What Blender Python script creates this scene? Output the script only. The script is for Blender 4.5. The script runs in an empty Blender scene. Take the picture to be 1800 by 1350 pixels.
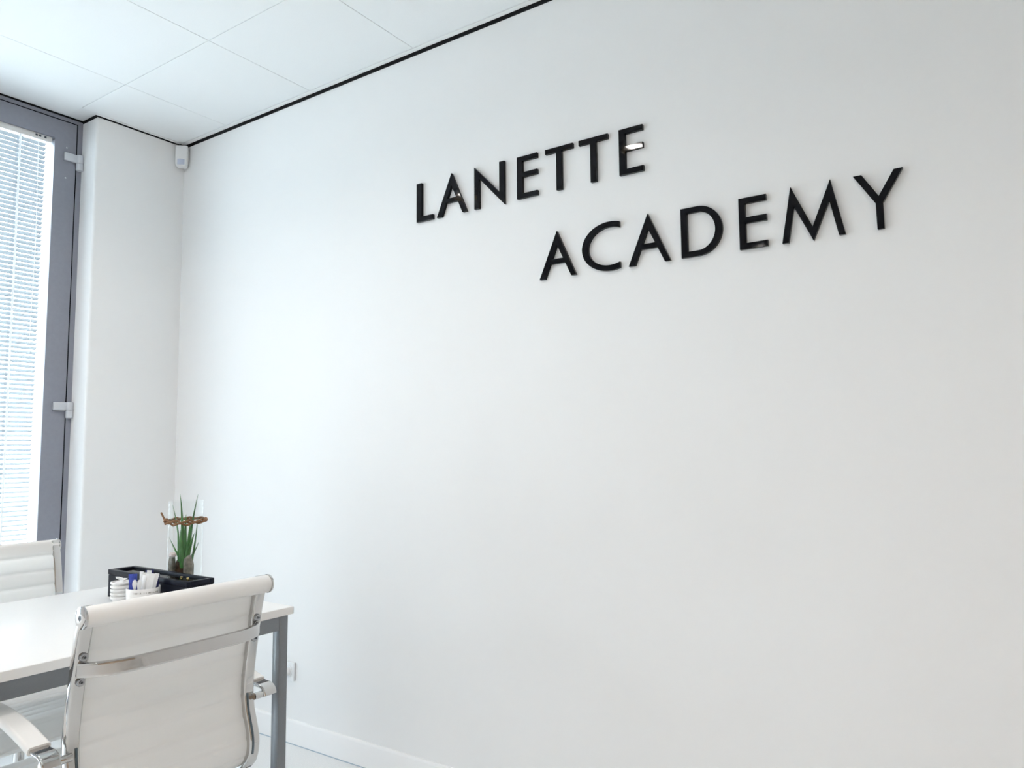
import bpy, bmesh, math, random
from mathutils import Vector, Matrix

random.seed(7)
scn = bpy.context.scene
COL = scn.collection
PI = math.pi

# ------------------------------------------------------------------ camera
CAM = Vector((-2.106, -3.467, 1.213))
YAW, PITCH, ROLL = math.radians(55.681), math.radians(4.868), math.radians(-0.4893)
fw = Vector((math.sin(YAW) * math.cos(PITCH), math.cos(YAW) * math.cos(PITCH), math.sin(PITCH)))
r0 = Vector((math.cos(YAW), -math.sin(YAW), 0))
u0 = r0.cross(fw)
rt = r0 * math.cos(ROLL) + u0 * math.sin(ROLL)
up = -r0 * math.sin(ROLL) + u0 * math.cos(ROLL)
cam_data = bpy.data.cameras.new('camera')
cam_data.sensor_fit = 'HORIZONTAL'
cam_data.sensor_width = 36.0
cam_data.lens = 36.0 * 1300.1 / 1800.0
cam_data.clip_start = 0.05
cam = bpy.data.objects.new('camera', cam_data)
COL.objects.link(cam)
cam.matrix_world = Matrix(((rt.x, up.x, -fw.x, CAM.x), (rt.y, up.y, -fw.y, CAM.y), (rt.z, up.z, -fw.z, CAM.z), (0, 0, 0, 1)))
scn.camera = cam

# ------------------------------------------------------------------ light and view
SKY = (0.77, 0.90, 1.0)
SKY_STRENGTH = 19.5
LAMP_STRENGTH = 275.0
LAMP_COLOR = (1.0, 0.93, 0.88)
world = bpy.data.worlds.new('sky')
scn.world = world
world.use_nodes = True
bg = world.node_tree.nodes.get('Background') or world.node_tree.nodes.new('ShaderNodeBackground')
wo = world.node_tree.nodes.get('World Output') or world.node_tree.nodes.new('ShaderNodeOutputWorld')
world.node_tree.links.new(bg.outputs[0], wo.inputs[0])
# overcast sky: three times as bright at the zenith as at the horizon
wt = world.node_tree
tcw = wt.nodes.new('ShaderNodeTexCoord')
sep = wt.nodes.new('ShaderNodeSeparateXYZ')
mxz = wt.nodes.new('ShaderNodeMath'); mxz.operation = 'MAXIMUM'; mxz.inputs[1].default_value = 0.0
cie = wt.nodes.new('ShaderNodeMath'); cie.operation = 'MULTIPLY_ADD'
cie.inputs[1].default_value = SKY_STRENGTH * 2 / 3; cie.inputs[2].default_value = SKY_STRENGTH / 3
wt.links.new(tcw.outputs['Generated'], sep.inputs[0])
wt.links.new(sep.outputs['Z'], mxz.inputs[0])
wt.links.new(mxz.outputs[0], cie.inputs[0])
wt.links.new(cie.outputs[0], bg.inputs[1])
bg.inputs[0].default_value = (*SKY, 1)
vs = scn.view_settings
vs.view_transform = 'Standard'
vs.look = 'None'
vs.gamma = 1.0
vs.use_curve_mapping = False
vs.exposure = 0.07
scn.cycles.adaptive_threshold = 0.04
scn.cycles.adaptive_min_samples = 16
scn.cycles.max_bounces = 9
scn.cycles.diffuse_bounces = 7
scn.cycles.glossy_bounces = 4
scn.cycles.transparent_max_bounces = 10

# room box: sign wall on x = 0, pier face on y = 0, the room lies at x < 0, y < 0
H = 2.770
XL, YF = -4.6, -6.0
WY = 0.13            # plane of the window frame, behind the pier face
PX = -0.440          # free edge of the pier

def portal(name, loc, rot, sx, sy):
    ld = bpy.data.lights.new(name, 'AREA')
    ld.shape = 'RECTANGLE'
    ld.size, ld.size_y = sx, sy
    ld.cycles.is_portal = True
    o = bpy.data.objects.new(name, ld)
    o.location = loc
    o.rotation_euler = rot
    COL.objects.link(o)
WEND = -2.56         # far end of the glazing in the window wall
portal('window_daylight', ((PX + WEND) / 2, WY + 0.13, H / 2), (-PI / 2, 0, 0), PX - WEND, H)

# ------------------------------------------------------------------ materials
MATS = {}
def mat(name, color, rough=0.5, metal=0.0, spec=0.5, noise=0.0, nscale=40.0, bump=0.0, bscale=200.0, emit=None, estr=0.0, coat=0.0, trans=0.0):
    if name in MATS:
        return MATS[name]
    m = bpy.data.materials.new(name)
    m.use_nodes = True
    nt = m.node_tree
    b = nt.nodes['Principled BSDF']
    b.inputs['Base Color'].default_value = (*color, 1)
    b.inputs['Roughness'].default_value = rough
    b.inputs['Metallic'].default_value = metal
    b.inputs['Specular IOR Level'].default_value = spec
    b.inputs['Coat Weight'].default_value = coat
    tc = nt.nodes.new('ShaderNodeTexCoord')
    if noise:
        n = nt.nodes.new('ShaderNodeTexNoise')
        n.inputs['Scale'].default_value = nscale
        n.inputs['Detail'].default_value = 3
        nt.links.new(tc.outputs['Object'], n.inputs['Vector'])
        r = nt.nodes.new('ShaderNodeValToRGB')
        r.color_ramp.elements[0].position = 0.3
        r.color_ramp.elements[1].position = 0.7
        r.color_ramp.elements[0].color = (*[max(0, c * (1 - noise)) for c in color], 1)
        r.color_ramp.elements[1].color = (*[min(1, c * (1 + noise)) for c in color], 1)
        nt.links.new(n.outputs['Fac'], r.inputs['Fac'])
        nt.links.new(r.outputs['Color'], b.inputs['Base Color'])
    if bump:
        n2 = nt.nodes.new('ShaderNodeTexNoise')
        n2.inputs['Scale'].default_value = bscale
        n2.inputs['Detail'].default_value = 2
        nt.links.new(tc.outputs['Object'], n2.inputs['Vector'])
        bp = nt.nodes.new('ShaderNodeBump')
        bp.inputs['Strength'].default_value = bump
        bp.inputs['Distance'].default_value = 0.001
        nt.links.new(n2.outputs['Fac'], bp.inputs['Height'])
        nt.links.new(bp.outputs['Normal'], b.inputs['Normal'])
    if emit:
        b.inputs['Emission Color'].default_value = (*emit, 1)
        b.inputs['Emission Strength'].default_value = estr
    MATS[name] = m
    if trans:
        t = nt.nodes.new('ShaderNodeBsdfTranslucent')
        t.inputs['Color'].default_value = (*color, 1)
        mx = nt.nodes.new('ShaderNodeMixShader')
        mx.inputs[0].default_value = trans
        nt.links.new(b.outputs[0], mx.inputs[1])
        nt.links.new(t.outputs[0], mx.inputs[2])
        nt.links.new(mx.outputs[0], nt.nodes['Material Output'].inputs['Surface'])
    return m

def glass_mat(name, tint, ior=1.45, rough=0.0, grazing=0.5):
    m = bpy.data.materials.new(name)
    m.use_nodes = True
    nt = m.node_tree
    nt.nodes.remove(nt.nodes['Principled BSDF'])
    out = nt.nodes['Material Output']
    lw = nt.nodes.new('ShaderNodeLayerWeight'); lw.inputs['Blend'].default_value = 0.5
    pw = nt.nodes.new('ShaderNodeMath'); pw.operation = 'POWER'; pw.inputs[1].default_value = 4.0
    fr = nt.nodes.new('ShaderNodeMath'); fr.operation = 'MULTIPLY_ADD'; fr.inputs[1].default_value = grazing; fr.inputs[2].default_value = ((ior - 1) / (ior + 1)) ** 2
    nt.links.new(lw.outputs['Facing'], pw.inputs[0]); nt.links.new(pw.outputs[0], fr.inputs[0])
    tr = nt.nodes.new('ShaderNodeBsdfTransparent'); tr.inputs['Color'].default_value = (*tint, 1)
    gl = nt.nodes.new('ShaderNodeBsdfGlossy'); gl.inputs['Roughness'].default_value = rough
    mx = nt.nodes.new('ShaderNodeMixShader')
    nt.links.new(fr.outputs[0], mx.inputs[0])
    nt.links.new(tr.outputs[0], mx.inputs[1])
    nt.links.new(gl.outputs[0], mx.inputs[2])
    nt.links.new(mx.outputs[0], out.inputs['Surface'])
    MATS[name] = m
    return m

WALL = mat('wall_paint', (0.86, 0.86, 0.86), 0.6, spec=0.25, noise=0.004, nscale=2.5)
REAR = mat('rear_wall_paint', (0.56, 0.44, 0.34), 0.7, spec=0.2, noise=0.02, nscale=4)
TILE = mat('ceiling_tile', (0.83, 0.845, 0.85), 0.9, spec=0.1, noise=0.012, nscale=300, bump=0.1, bscale=500)
TGRID = mat('ceiling_grid', (0.80, 0.81, 0.82), 0.6, spec=0.2)
TRIMW = mat('white_trim', (0.9, 0.9, 0.9), 0.45, spec=0.3)
BLACKGAP = mat('black_profile', (0.008, 0.008, 0.010), 0.6, spec=0.15)
FLOOR = mat('floor_vinyl', (0.79, 0.80, 0.80), 0.35, spec=0.5, noise=0.05, nscale=220)
FRAME = mat('grey_aluminium', (0.265, 0.275, 0.325), 0.42, spec=0.45, noise=0.03, nscale=60)
GASKET = mat('black_gasket', (0.006, 0.006, 0.010), 0.8, spec=0.03)
HINGE = mat('silver_hinge', (0.62, 0.64, 0.68), 0.35, metal=0.25)
SLAT = mat('blind_slat', (0.30, 0.325, 0.345), 0.4, spec=0.4)
RAILW = mat('blind_rail', (0.80, 0.79, 0.77), 0.4)
CORD = mat('blind_cord', (0.93, 0.94, 0.95), 0.7, trans=0.4)
PANE = glass_mat('window_glass', (0.97, 0.985, 0.985))
VGLASS = glass_mat('vase_glass', (0.988, 0.994, 0.993), 1.25, grazing=0.25)
LIDGLASS = glass_mat('lid_glass', (0.25, 0.26, 0.28), 1.6)
PLAST = mat('white_plastic', (0.84, 0.85, 0.86), 0.35)
LENS = mat('sensor_lens', (0.55, 0.60, 0.72), 0.3)
SIGN = mat('black_acrylic', (0.004, 0.004, 0.006), 0.04, spec=0.16)
SIGNSIDE = SIGN
CHROME = mat('chrome', (0.60, 0.59, 0.58), 0.05, metal=1.0)
DARKMET = mat('dark_metal', (0.06, 0.07, 0.08), 0.3, metal=0.8)
LEATHER = mat('white_leatherette', (0.84, 0.825, 0.805), 0.42, spec=0.35, bump=0.12, bscale=420)
MESHLTH = mat('white_sling_leatherette', (0.91, 0.90, 0.885), 0.45, spec=0.3, bump=0.12, bscale=420, trans=0.35)
CHANNEL = mat('dark_chrome', (0.12, 0.15, 0.17), 0.15, metal=1.0)
SCREWM = mat('screw_steel', (0.42, 0.43, 0.45), 0.2, metal=1.0)
TOPW = mat('table_laminate', (0.88, 0.88, 0.875), 0.3, spec=0.4, noise=0.008, nscale=120)
EDGEW = mat('table_edge_band', (0.80, 0.785, 0.77), 0.4)
STEEL = mat('grey_powder_steel', (0.20, 0.21, 0.225), 0.26, metal=0.45, spec=0.6, noise=0.03, nscale=200)
BOXBLK = mat('black_lacquer_wood', (0.007, 0.009, 0.018), 0.38, spec=0.16, noise=0.2, nscale=80)
BRASS = mat('brass', (0.75, 0.58, 0.25), 0.25, metal=1.0)
CERAM = mat('white_ceramic', (0.85, 0.84, 0.83), 0.25, spec=0.5)
PRINT = mat('grey_print', (0.30, 0.29, 0.26), 0.6)
PAPER = mat('white_paper', (0.95, 0.95, 0.95), 0.5, noise=0.02, nscale=150, trans=0.15)
BLUE = mat('blue_sachet', (0.035, 0.06, 0.36), 0.4, noise=0.5, nscale=60)
NAVY = mat('navy_sachet', (0.012, 0.012, 0.10), 0.4, noise=0.4, nscale=60)
LEAF = mat('aloe_leaf', (0.06, 0.19, 0.05), 0.4, spec=0.4, noise=0.35, nscale=35)
SOIL = mat('root_soil', (0.07, 0.035, 0.018), 0.9, noise=0.6, nscale=120, bump=0.8, bscale=150)
BARK = mat('grey_bark', (0.20, 0.19, 0.16), 0.85, noise=0.4, nscale=90, bump=0.8, bscale=120)
PINK = mat('pale_stone', (0.66, 0.56, 0.55), 0.6, noise=0.15, nscale=60)
TWINE = mat('rattan_twine', (0.22, 0.11, 0.05), 0.8, noise=0.5, nscale=250, bump=0.6, bscale=300)
LAMP = mat('lamp_diffuser', (0.9, 0.9, 0.9), 0.5, emit=LAMP_COLOR, estr=LAMP_STRENGTH)
PAVE = mat('outdoor_paving', (0.52, 0.52, 0.50), 0.9, noise=0.1, nscale=3)

# ------------------------------------------------------------------ helpers
def tag(o, label=None, cat=None, group=None, kind=None):
    if label: o['label'] = label
    if cat: o['category'] = cat
    if group: o['group'] = group
    if kind: o['kind'] = kind
    return o

def empty(name, loc=(0, 0, 0), rz=0.0):
    o = bpy.data.objects.new(name, None)
    o.empty_display_size = 0.05
    o.location = loc
    o.rotation_euler = (0, 0, rz)
    COL.objects.link(o)
    return o

def place(o, parent=None, loc=None, rot=None):
    if parent is not None: o.parent = parent
    if loc is not None: o.location = loc
    if rot is not None: o.rotation_euler = rot
    return o

class MB:
    def __init__(s):
        s.v, s.f = [], []
    def add(s, vs_, fs_):
        n = len(s.v)
        s.v += [tuple(p) for p in vs_]
        s.f += [tuple(i + n for i in f) for f in fs_]
        return s
    def box(s, x0, x1, y0, y1, z0, z1):
        x0, x1 = min(x0, x1), max(x0, x1); y0, y1 = min(y0, y1), max(y0, y1); z0, z1 = min(z0, z1), max(z0, z1)
        return s.add([(x0, y0, z0), (x1, y0, z0), (x1, y1, z0), (x0, y1, z0), (x0, y0, z1), (x1, y0, z1), (x1, y1, z1), (x0, y1, z1)],
                     [(0, 3, 2, 1), (4, 5, 6, 7), (0, 1, 5, 4), (1, 2, 6, 5), (2, 3, 7, 6), (3, 0, 4, 7)])
    def rings(s, rs, close=True, caps=True):
        n = len(rs[0]); vs_ = [p for r in rs for p in r]; fs_ = []
        for i in range(len(rs) - 1):
            for j in range(n if close else n - 1):
                k = (j + 1) % n
                fs_.append((i * n + j, i * n + k, (i + 1) * n + k, (i + 1) * n + j))
        if caps and close:
            fs_.append(tuple(range(n - 1, -1, -1)))
            fs_.append(tuple((len(rs) - 1) * n + j for j in range(n)))
        return s.add(vs_, fs_)
    def lathe(s, prof, n=24, c=(0, 0, 0), axis='z'):
        rs = []
        for (r, h) in prof:
            ring = []
            for j in range(n):
                a = 2 * PI * j / n
                p = (r * math.cos(a), r * math.sin(a), h)
                if axis == 'x': p = (p[2], p[0], p[1])
                if axis == 'y': p = (p[1], p[2], p[0])
                ring.append((p[0] + c[0], p[1] + c[1], p[2] + c[2]))
            rs.append(ring)
        return s.rings(rs)
    def tube(s, path, r, n=10, caps=True):
        rs = []; pv = None
        for i, p in enumerate(path):
            p = Vector(p)
            a = Vector(path[max(0, i - 1)]); b = Vector(path[min(len(path) - 1, i + 1)])
            t = (b - a).normalized()
            if pv is None:
                ref = Vector((0, 0, 1)) if abs(t.z) < 0.9 else Vector((1, 0, 0))
                nrm = t.cross(ref).normalized()
            else:
                nrm = (pv - t * pv.dot(t)).normalized()
            pv = nrm
            bn = t.cross(nrm)
            rr = r[i] if isinstance(r, (list, tuple)) else r
            rs.append([tuple(p + nrm * (rr * math.cos(2 * PI * j / n)) + bn * (rr * math.sin(2 * PI * j / n))) for j in range(n)])
        return s.rings(rs, caps=caps)
    def strap(s, path, x0, x1, th, rad=0.002):
        """band in a YZ-plane path, width along X (x0..x1), thickness th on the left side of travel"""
        rs = []
        for i, p in enumerate(path):
            a = path[max(0, i - 1)]; b = path[min(len(path) - 1, i + 1)]
            ty, tz = b[0] - a[0], b[1] - a[1]
            l = math.hypot(ty, tz) or 1
            ny, nz = -tz / l, ty / l
            q = []
            e = rad * 1.25; c7 = rad * 0.29
            for (x, h) in ((x0 + e, 0), (x1 - e, 0), (x1 - rad, 0), (x1 - c7, c7), (x1, rad), (x1, th - rad), (x1 - c7, th - c7), (x1 - rad, th), (x1 - e, th), (x0 + e, th), (x0 + rad, th), (x0 + c7, th - c7), (x0, th - rad), (x0, rad), (x0 + c7, c7), (x0 + rad, 0)):
                q.append((x, p[0] + ny * h, p[1] + nz * h))
            rs.append(q)
        return s.rings(rs)
    def build(s, name, material, parent=None, smooth=None, bevel=0.0, seg=2):
        me = bpy.data.meshes.new(name)
        me.from_pydata(s.v, [], s.f)
        bm = bmesh.new(); bm.from_mesh(me)
        bmesh.ops.recalc_face_normals(bm, faces=bm.faces)
        if bevel:
            bmesh.ops.bevel(bm, geom=list(bm.edges), offset=bevel, segments=seg, affect='EDGES', profile=0.5, clamp_overlap=True)
        bm.to_mesh(me); bm.free()
        if smooth is None and bevel: smooth = 35
        if smooth:
            me.shade_smooth()
            me.set_sharp_from_angle(angle=math.radians(smooth))
        me.materials.append(material)
        o = bpy.data.objects.new(name, me)
        COL.objects.link(o)
        if parent is not None: o.parent = parent
        return o

def catmull(pts, k=6):
    out = []
    n = len(pts)
    for i in range(n - 1):
        p0, p1, p2, p3 = (Vector(pts[max(0, i - 1)]), Vector(pts[i]), Vector(pts[i + 1]), Vector(pts[min(n - 1, i + 2)]))
        for j in range(k):
            t = j / k
            out.append(tuple(0.5 * ((2 * p1) + (-p0 + p2) * t + (2 * p0 - 5 * p1 + 4 * p2 - p3) * t * t + (-p0 + 3 * p1 - 3 * p2 + p3) * t ** 3)))
    out.append(tuple(pts[-1]))
    return out

def copy_tree(o, parent=None):
    c = o.copy(); COL.objects.link(c)
    if parent is not None: c.parent = parent
    for ch in list(o.children):
        copy_tree(ch, c)
    return c

def share(src, name, parent, loc=(0, 0, 0), rot=(0, 0, 0)):
    c = src.copy(); c.name = name; COL.objects.link(c)
    if parent is not None: c.parent = parent
    c.location = loc; c.rotation_euler = rot
    return c

def struct(o):
    o['kind'] = 'structure'
    return o

def bx(name, m, x0, x1, y0, y1, z0, z1, parent=None, bevel=0.0, seg=2):
    return MB().box(x0, x1, y0, y1, z0, z1).build(name, m, parent, bevel=bevel, seg=seg)

# ------------------------------------------------------------------ room shell
struct(bx('floor', FLOOR, XL - 0.1, 0.1, YF - 0.1, WY + 0.17, -0.12, 0.0))
struct(bx('outdoor_ground', PAVE, -40, 24, -40, 40, -0.40, -0.13))
struct(bx('wall_right', WALL, 0.0, 0.12, YF - 0.12, 0.30, 0.0, 2.95))
struct(bx('wall_left', WALL, XL - 0.12, XL, YF - 0.12, 0.30, 0.0, 2.95))
struct(bx('wall_front', REAR, XL, 0.0, YF - 0.12, YF, 0.0, 2.95))
# pier beside the window with a softly rounded free edge
pier = MB()
pr = 0.012
sec = [(0.0, 0.30), (PX, 0.30)]
for i in range(7):
    a = PI + i * (PI / 2) / 6
    sec.append((PX + pr + pr * math.cos(a), pr + pr * math.sin(a)))
sec.append((0.0, 0.0))
pier.rings([[(x, y, 0.0) for x, y in sec], [(x, y, H) for x, y in sec]])
struct(pier.build('wall_back', WALL, smooth=40))
struct(bx('wall_back', WALL, XL, WEND, 0.0, 0.30, 0.0, H))

# ceiling: slab with the grid colour, separate tiles hung just below it
ceil = struct(bx('ceiling', TGRID, XL - 0.1, 0.1, YF - 0.1, 0.30, H + 0.0045, H + 0.13))
xs = [-0.030] + [-0.520 - 0.6 * k for k in range(7)] + [XL + 0.02]
ys = [-0.395 - 0.6 * k for k in range(10)] + [YF + 0.02]
G = 0.0010
full = None
def tile(x0, x1, y0, y1):
    global full
    w, d = abs(x1 - x0), abs(y1 - y0)
    cx, cy = (x0 + x1) / 2, (y0 + y1) / 2
    if abs(w - 0.6) < 1e-4 and abs(d - 0.6) < 1e-4:
        if full is None:
            full = bx('tile', TILE, -0.3 + G, 0.3 - G, -0.3 + G, 0.3 - G, 0.0, 0.004, ceil, bevel=0.001, seg=1)
            full.location = (cx, cy, H)
        else:
            share(full, 'tile', ceil, (cx, cy, H))
    else:
        t = bx('tile', TILE, -w / 2 + G, w / 2 - G, -d / 2 + G, d / 2 - G, 0.0, 0.004, ceil, bevel=0.001, seg=1)
        t.location = (cx, cy, H)
for i in range(len(xs) - 1):
    tile(xs[i], xs[i + 1], -0.022 if i == 0 else WY - 0.03, ys[0])
    for j in range(len(ys) - 1):
        tile(xs[i], xs[i + 1], ys[j], ys[j + 1])

# white edge angle and black shadow profile round the ceiling
struct(bx('trim_1', TRIMW, -0.028, -0.008, YF, -0.010, H - 0.001, H + 0.004))
struct(bx('trim_2', BLACKGAP, -0.0045, 0.0, YF, 0.0, H - 0.0125, H + 0.004))
struct(bx('trim_3', TRIMW, PX - 0.012, -0.030, -0.020, -0.006, H - 0.001, H + 0.004))
struct(bx('trim_4', BLACKGAP, PX - 0.002, -0.005, -0.0035, 0.0, H - 0.006, H + 0.004))
struct(bx('trim_5', BLACKGAP, PX - 0.0035, PX, 0.0, WY - 0.004, H - 0.009, H + 0.004))
# skirting boards
def skirting(name, pts, rot):
    mb = MB()
    prof = [(0.0, 0.0), (0.013, 0.0), (0.013, 0.086), (0.0115, 0.091), (0.008, 0.094), (0.0, 0.094)]
    (xa, ya), (xb, yb), (nx, ny) = pts
    mb.rings([[(xa + nx * d, ya + ny * d, z) for d, z in prof], [(xb + nx * d, yb + ny * d, z) for d, z in prof]])
    struct(mb.build(name, TRIMW, smooth=40))
skirting('baseboard_right', ((0, 0), (0, YF), (-1, 0)), 0)
struct(bx('trim_7', mat('floor_sealant', (0.42, 0.50, 0.57), 0.6), -0.0145, -0.012, YF, 0.0, 0.0, 0.0035))
skirting('baseboard_back', ((-0.014, 0), (PX, 0), (0, -1)), 0)

# ------------------------------------------------------------------ windows
def window(name, xr, xl, with_hinges):
    """floor-to-ceiling casement: fixed outer frame, leaf, pane; room face on y = WY"""
    w = empty(name, (0, 0, 0)); struct(w)
    ft = 0.022
    fr = MB()
    fr.box(xr - ft, xr, WY, WY + 0.07, 0.0, H - 0.003)
    fr.box(xl, xl + ft, WY, WY + 0.07, 0.0, H - 0.003)
    fr.box(xl + ft, xr - ft, WY, WY + 0.07, H - 0.0195, H - 0.003)
    fr.box(xl + ft, xr - ft, WY, WY + 0.07, 0.0, 0.03)
    fr.build('window_frame', FRAME, w)
    gk = MB()
    x0, x1, z0, z1 = xl + ft, xr - ft, 0.03, H - 0.0195
    g = 0.0065
    for a in ((x0, x0 + g, z0, z1), (x1 - g, x1, z0, z1), (x0 + g, x1 - g, z0, z0 + g), (x0 + g, x1 - g, z1 - g, z1)):
        gk.box(a[0], a[1], WY + 0.0015, WY + 0.06, a[2], a[3])
    gk.build('gasket', GASKET, w)
    lf = 0.094
    lx0, lx1, lz0, lz1 = x0 + g, x1 - g, z0 + g, z1 - g
    leaf = MB()
    leaf.box(lx0, lx0 + lf, WY - 0.003, WY + 0.055, lz0, lz1)
    leaf.box(lx1 - lf, lx1, WY - 0.003, WY + 0.055, lz0, lz1)
    leaf.box(lx0 + lf, lx1 - lf, WY - 0.003, WY + 0.055, lz0, lz0 + lf)
    leaf.box(lx0 + lf, lx1 - lf, WY - 0.003, WY + 0.055, lz1 - 0.090, lz1)
    lo = leaf.build('casement_leaf', FRAME, w)
    bx('pane', PANE, lx0 + lf - 0.01, lx1 - lf + 0.01, WY + 0.050, WY + 0.054, lz0 + lf - 0.01, lz1 - 0.08, w)
    if with_hinges:
        for hz in (2.525, 1.362, 0.20):
            h = MB()
            hb = MB().box(-0.523, -0.462, WY - 0.017, WY - 0.003, hz + 0.034, hz + 0.072)
            ho = hb.build('hinge', HINGE, w, bevel=0.003)
            br = MB(); br.lathe([(0.0, 0.034), (0.0145, 0.034), (0.0155, 0.036), (0.0155, 0.070), (0.0145, 0.072), (0.0, 0.072)], 16, (-0.455, WY - 0.014, hz))
            br.build('hinge_barrel', HINGE, ho, smooth=40)
            lo2 = MB(); lo2.lathe([(0.0, 0.0), (0.014, 0.0), (0.0155, 0.002), (0.0155, 0.031), (0.0145, 0.033), (0.0, 0.033)], 16, (-0.455, WY - 0.014, hz))
            lo2.build('hinge_pin', HINGE, ho, smooth=40)
        for sz in (2.622, 2.478):
            sc = MB(); sc.lathe([(0.0, 0.0), (0.004, 0.0), (0.003, 0.0015), (0.0, 0.002)], 10, (0, 0, 0), 'y')
            s_ = sc.build('screw', HINGE, w, smooth=40); s_.location = (-0.510, WY - 0.003, sz); s_.rotation_euler = (PI, 0, 0)
    return w
window('window_1', -0.440, -1.500, True)
window('window_2_added', -1.500, -2.560, False)  # unseen bay added to let in and shape more daylight
# black seam between frame head and ceiling
struct(bx('trim_6', BLACKGAP, WEND, PX, WY - 0.004, WY + 0.07, H - 0.003, H + 0.004))

# venetian blind set inside the glazing rebate of window_1
def blind(cx, zlow, tilt_deg, label):
    b = empty('venetian_blind', (cx, WY + 0.025, 2.64))
    tag(b, label, 'blind', 'venetian blinds in the windows')
    bz = 2.64
    xr, xl = 0.388, -0.388          # slat ends, local x
    hr = bx('headrail', RAILW, xl - 0.012, xr + 0.014, -0.016, 0.010, -0.012, 0.014, b, bevel=0.0015)
    for k, x in enumerate((0.335, 0.350, 0.372)):
        c = bx('clip', DARKMET, x - 0.004, x + 0.004, -0.0185, -0.015, 0.000, 0.008, hr)
    prof = []
    wd, th, sag = 0.0125, 0.0005, 0.0016
    for i in range(7):
        t = -1 + i / 3
        prof.append((t * wd, sag * (1 - t * t)))
    ring = [(y, z) for y, z in prof] + [(y, z - th) for y, z in reversed(prof)]
    mb = MB(); mb.rings([[(xl, y, z) for y, z in ring], [(xr - 0.006, y, z) for y, z in ring]])
    tilt = math.radians(tilt_deg)
    s0 = None
    n = int((2.64 - zlow) / 0.0205)
    for k in range(n):
        z = -0.026 - k * 0.0205
        if s0 is None:
            s0 = mb.build('slat', SLAT, b, smooth=50)
            s0.location = (0, 0, z); s0.rotation_euler = (tilt, 0, 0)
        else:
            share(s0, 'slat', b, (0, 0, z), (tilt, 0, 0))
    zb = -0.026 - n * 0.0205
    bx('bottom_rail', RAILW, xl, xr, -0.010, 0.010, zb - 0.012, zb, b, bevel=0.001)
    for x in (0.272, 0.0, -0.272):
        c = MB()
        c.box(x - 0.0042, x + 0.0042, -0.0142, -0.0134, zb, -0.012)
        c.box(x - 0.0042, x + 0.0042, 0.0134, 0.0142, zb, -0.012)
        c.build('ladder_tape', CORD, b)
    for x in (0.377,):
        MB().tube([(x, -0.0145, -0.012), (x, -0.0145, zb)], 0.0011, 6).build('guide_cord', CORD, b)
    MB().tube([(0.345, -0.0165, -0.012), (0.352, -0.0165, -0.5), (0.345, -0.0165, -0.95)], 0.0013, 6).build('pull_cord', CORD, b)
blind(-0.970, 0.19, -25, 'venetian blind of thin slats inside the grey window frame')
blind(-2.030, 1.45, -62, 'added out-of-view venetian blind, half lowered with closed slats to shape the daylight')  # unseen blind added so daylight falls on the lower part of the wall

# ------------------------------------------------------------------ ceiling lamps (surface-mounted downlights above and behind the view, partly added for brightness)
def downlights():
    pts = [(-1.39, -0.765), (-1.325, -1.92), (-1.98, -3.30), (-2.50, -3.90), (-2.50, -4.80), (-1.98, -0.45), (-3.65, -1.90), (-3.65, -3.06), (-3.65, -4.26)]  # lamps not mirrored in the letters are added to brighten the room
    root0 = None
    for k, (x, y) in enumerate(pts):
        if root0 is None:
            r = empty('ceiling_downlight', (x, y, H))
            mb = MB(); mb.lathe([(0.0, 0.0), (0.078, 0.0), (0.079, -0.001), (0.079, -0.040), (0.077, -0.042), (0.072, -0.042), (0.071, -0.040), (0.071, -0.006), (0.0, -0.006)], 18)
            mb.build('can', PLAST, r, smooth=40)
            mb = MB(); mb.lathe([(0.050, -0.012), (0.070, -0.041), (0.0705, -0.041), (0.0705, -0.010), (0.050, -0.010)], 18)
            mb.build('reflector', BRASS, r, smooth=40)
            mb = MB(); mb.lathe([(0.0, -0.014), (0.049, -0.014), (0.049, -0.0105), (0.0, -0.0105)], 18)
            mb.build('diffuser', LAMP, r)
            root0 = r
        else:
            r = copy_tree(root0); r.location = (x, y, H)
        tag(r, 'out-of-view round white ceiling downlight with brass reflector, from a partly added set', 'ceiling light', 'round ceiling downlights')
downlights()

# ------------------------------------------------------------------ sign lettering on the wall
DEP = 0.012
def letter(ch, loops, label):
    cu = bpy.data.curves.new('outline', 'CURVE')
    cu.dimensions = '2D'; cu.fill_mode = 'BOTH'
    cu.extrude = DEP / 2 - 0.0006; cu.bevel_depth = 0.0006; cu.bevel_resolution = 1
    cu.offset = -0.0006
    us = [p[0] for p in loops[0]]; zs = [p[1] for p in loops[0]]
    c0 = ((min(us) + max(us)) / 2, min(zs))
    for lp in loops:
        s = cu.splines.new('POLY'); s.points.add(len(lp) - 1); s.use_cyclic_u = True
        for i, (u, z) in enumerate(lp):
            s.points[i].co = (u - c0[0], z - c0[1], 0, 1)
    tmp = bpy.data.objects.new('outline', cu); COL.objects.link(tmp)
    bpy.context.view_layer.update()
    me = bpy.data.meshes.new_from_object(tmp.evaluated_get(bpy.context.evaluated_depsgraph_get()))
    bpy.data.objects.remove(tmp); bpy.data.curves.remove(cu)
    me.name = 'sign_letter'
    me.materials.clear(); me.materials.append(SIGN)
    for p in me.polygons: p.use_smooth = False
    o = bpy.data.objects.new('sign_letter', me); COL.objects.link(o)
    # local x -> world -Y (reading direction), local y -> world Z, local z -> world -X
    o.matrix_world = Matrix(((0, 0, -1, -DEP / 2 - 0.0004), (-1, 0, 0, -c0[0]), (0, 1, 0, c0[1]), (0, 0, 0, 1)))
    tag(o, label, 'letter', 'black sign letters on the wall')
    return o

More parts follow.
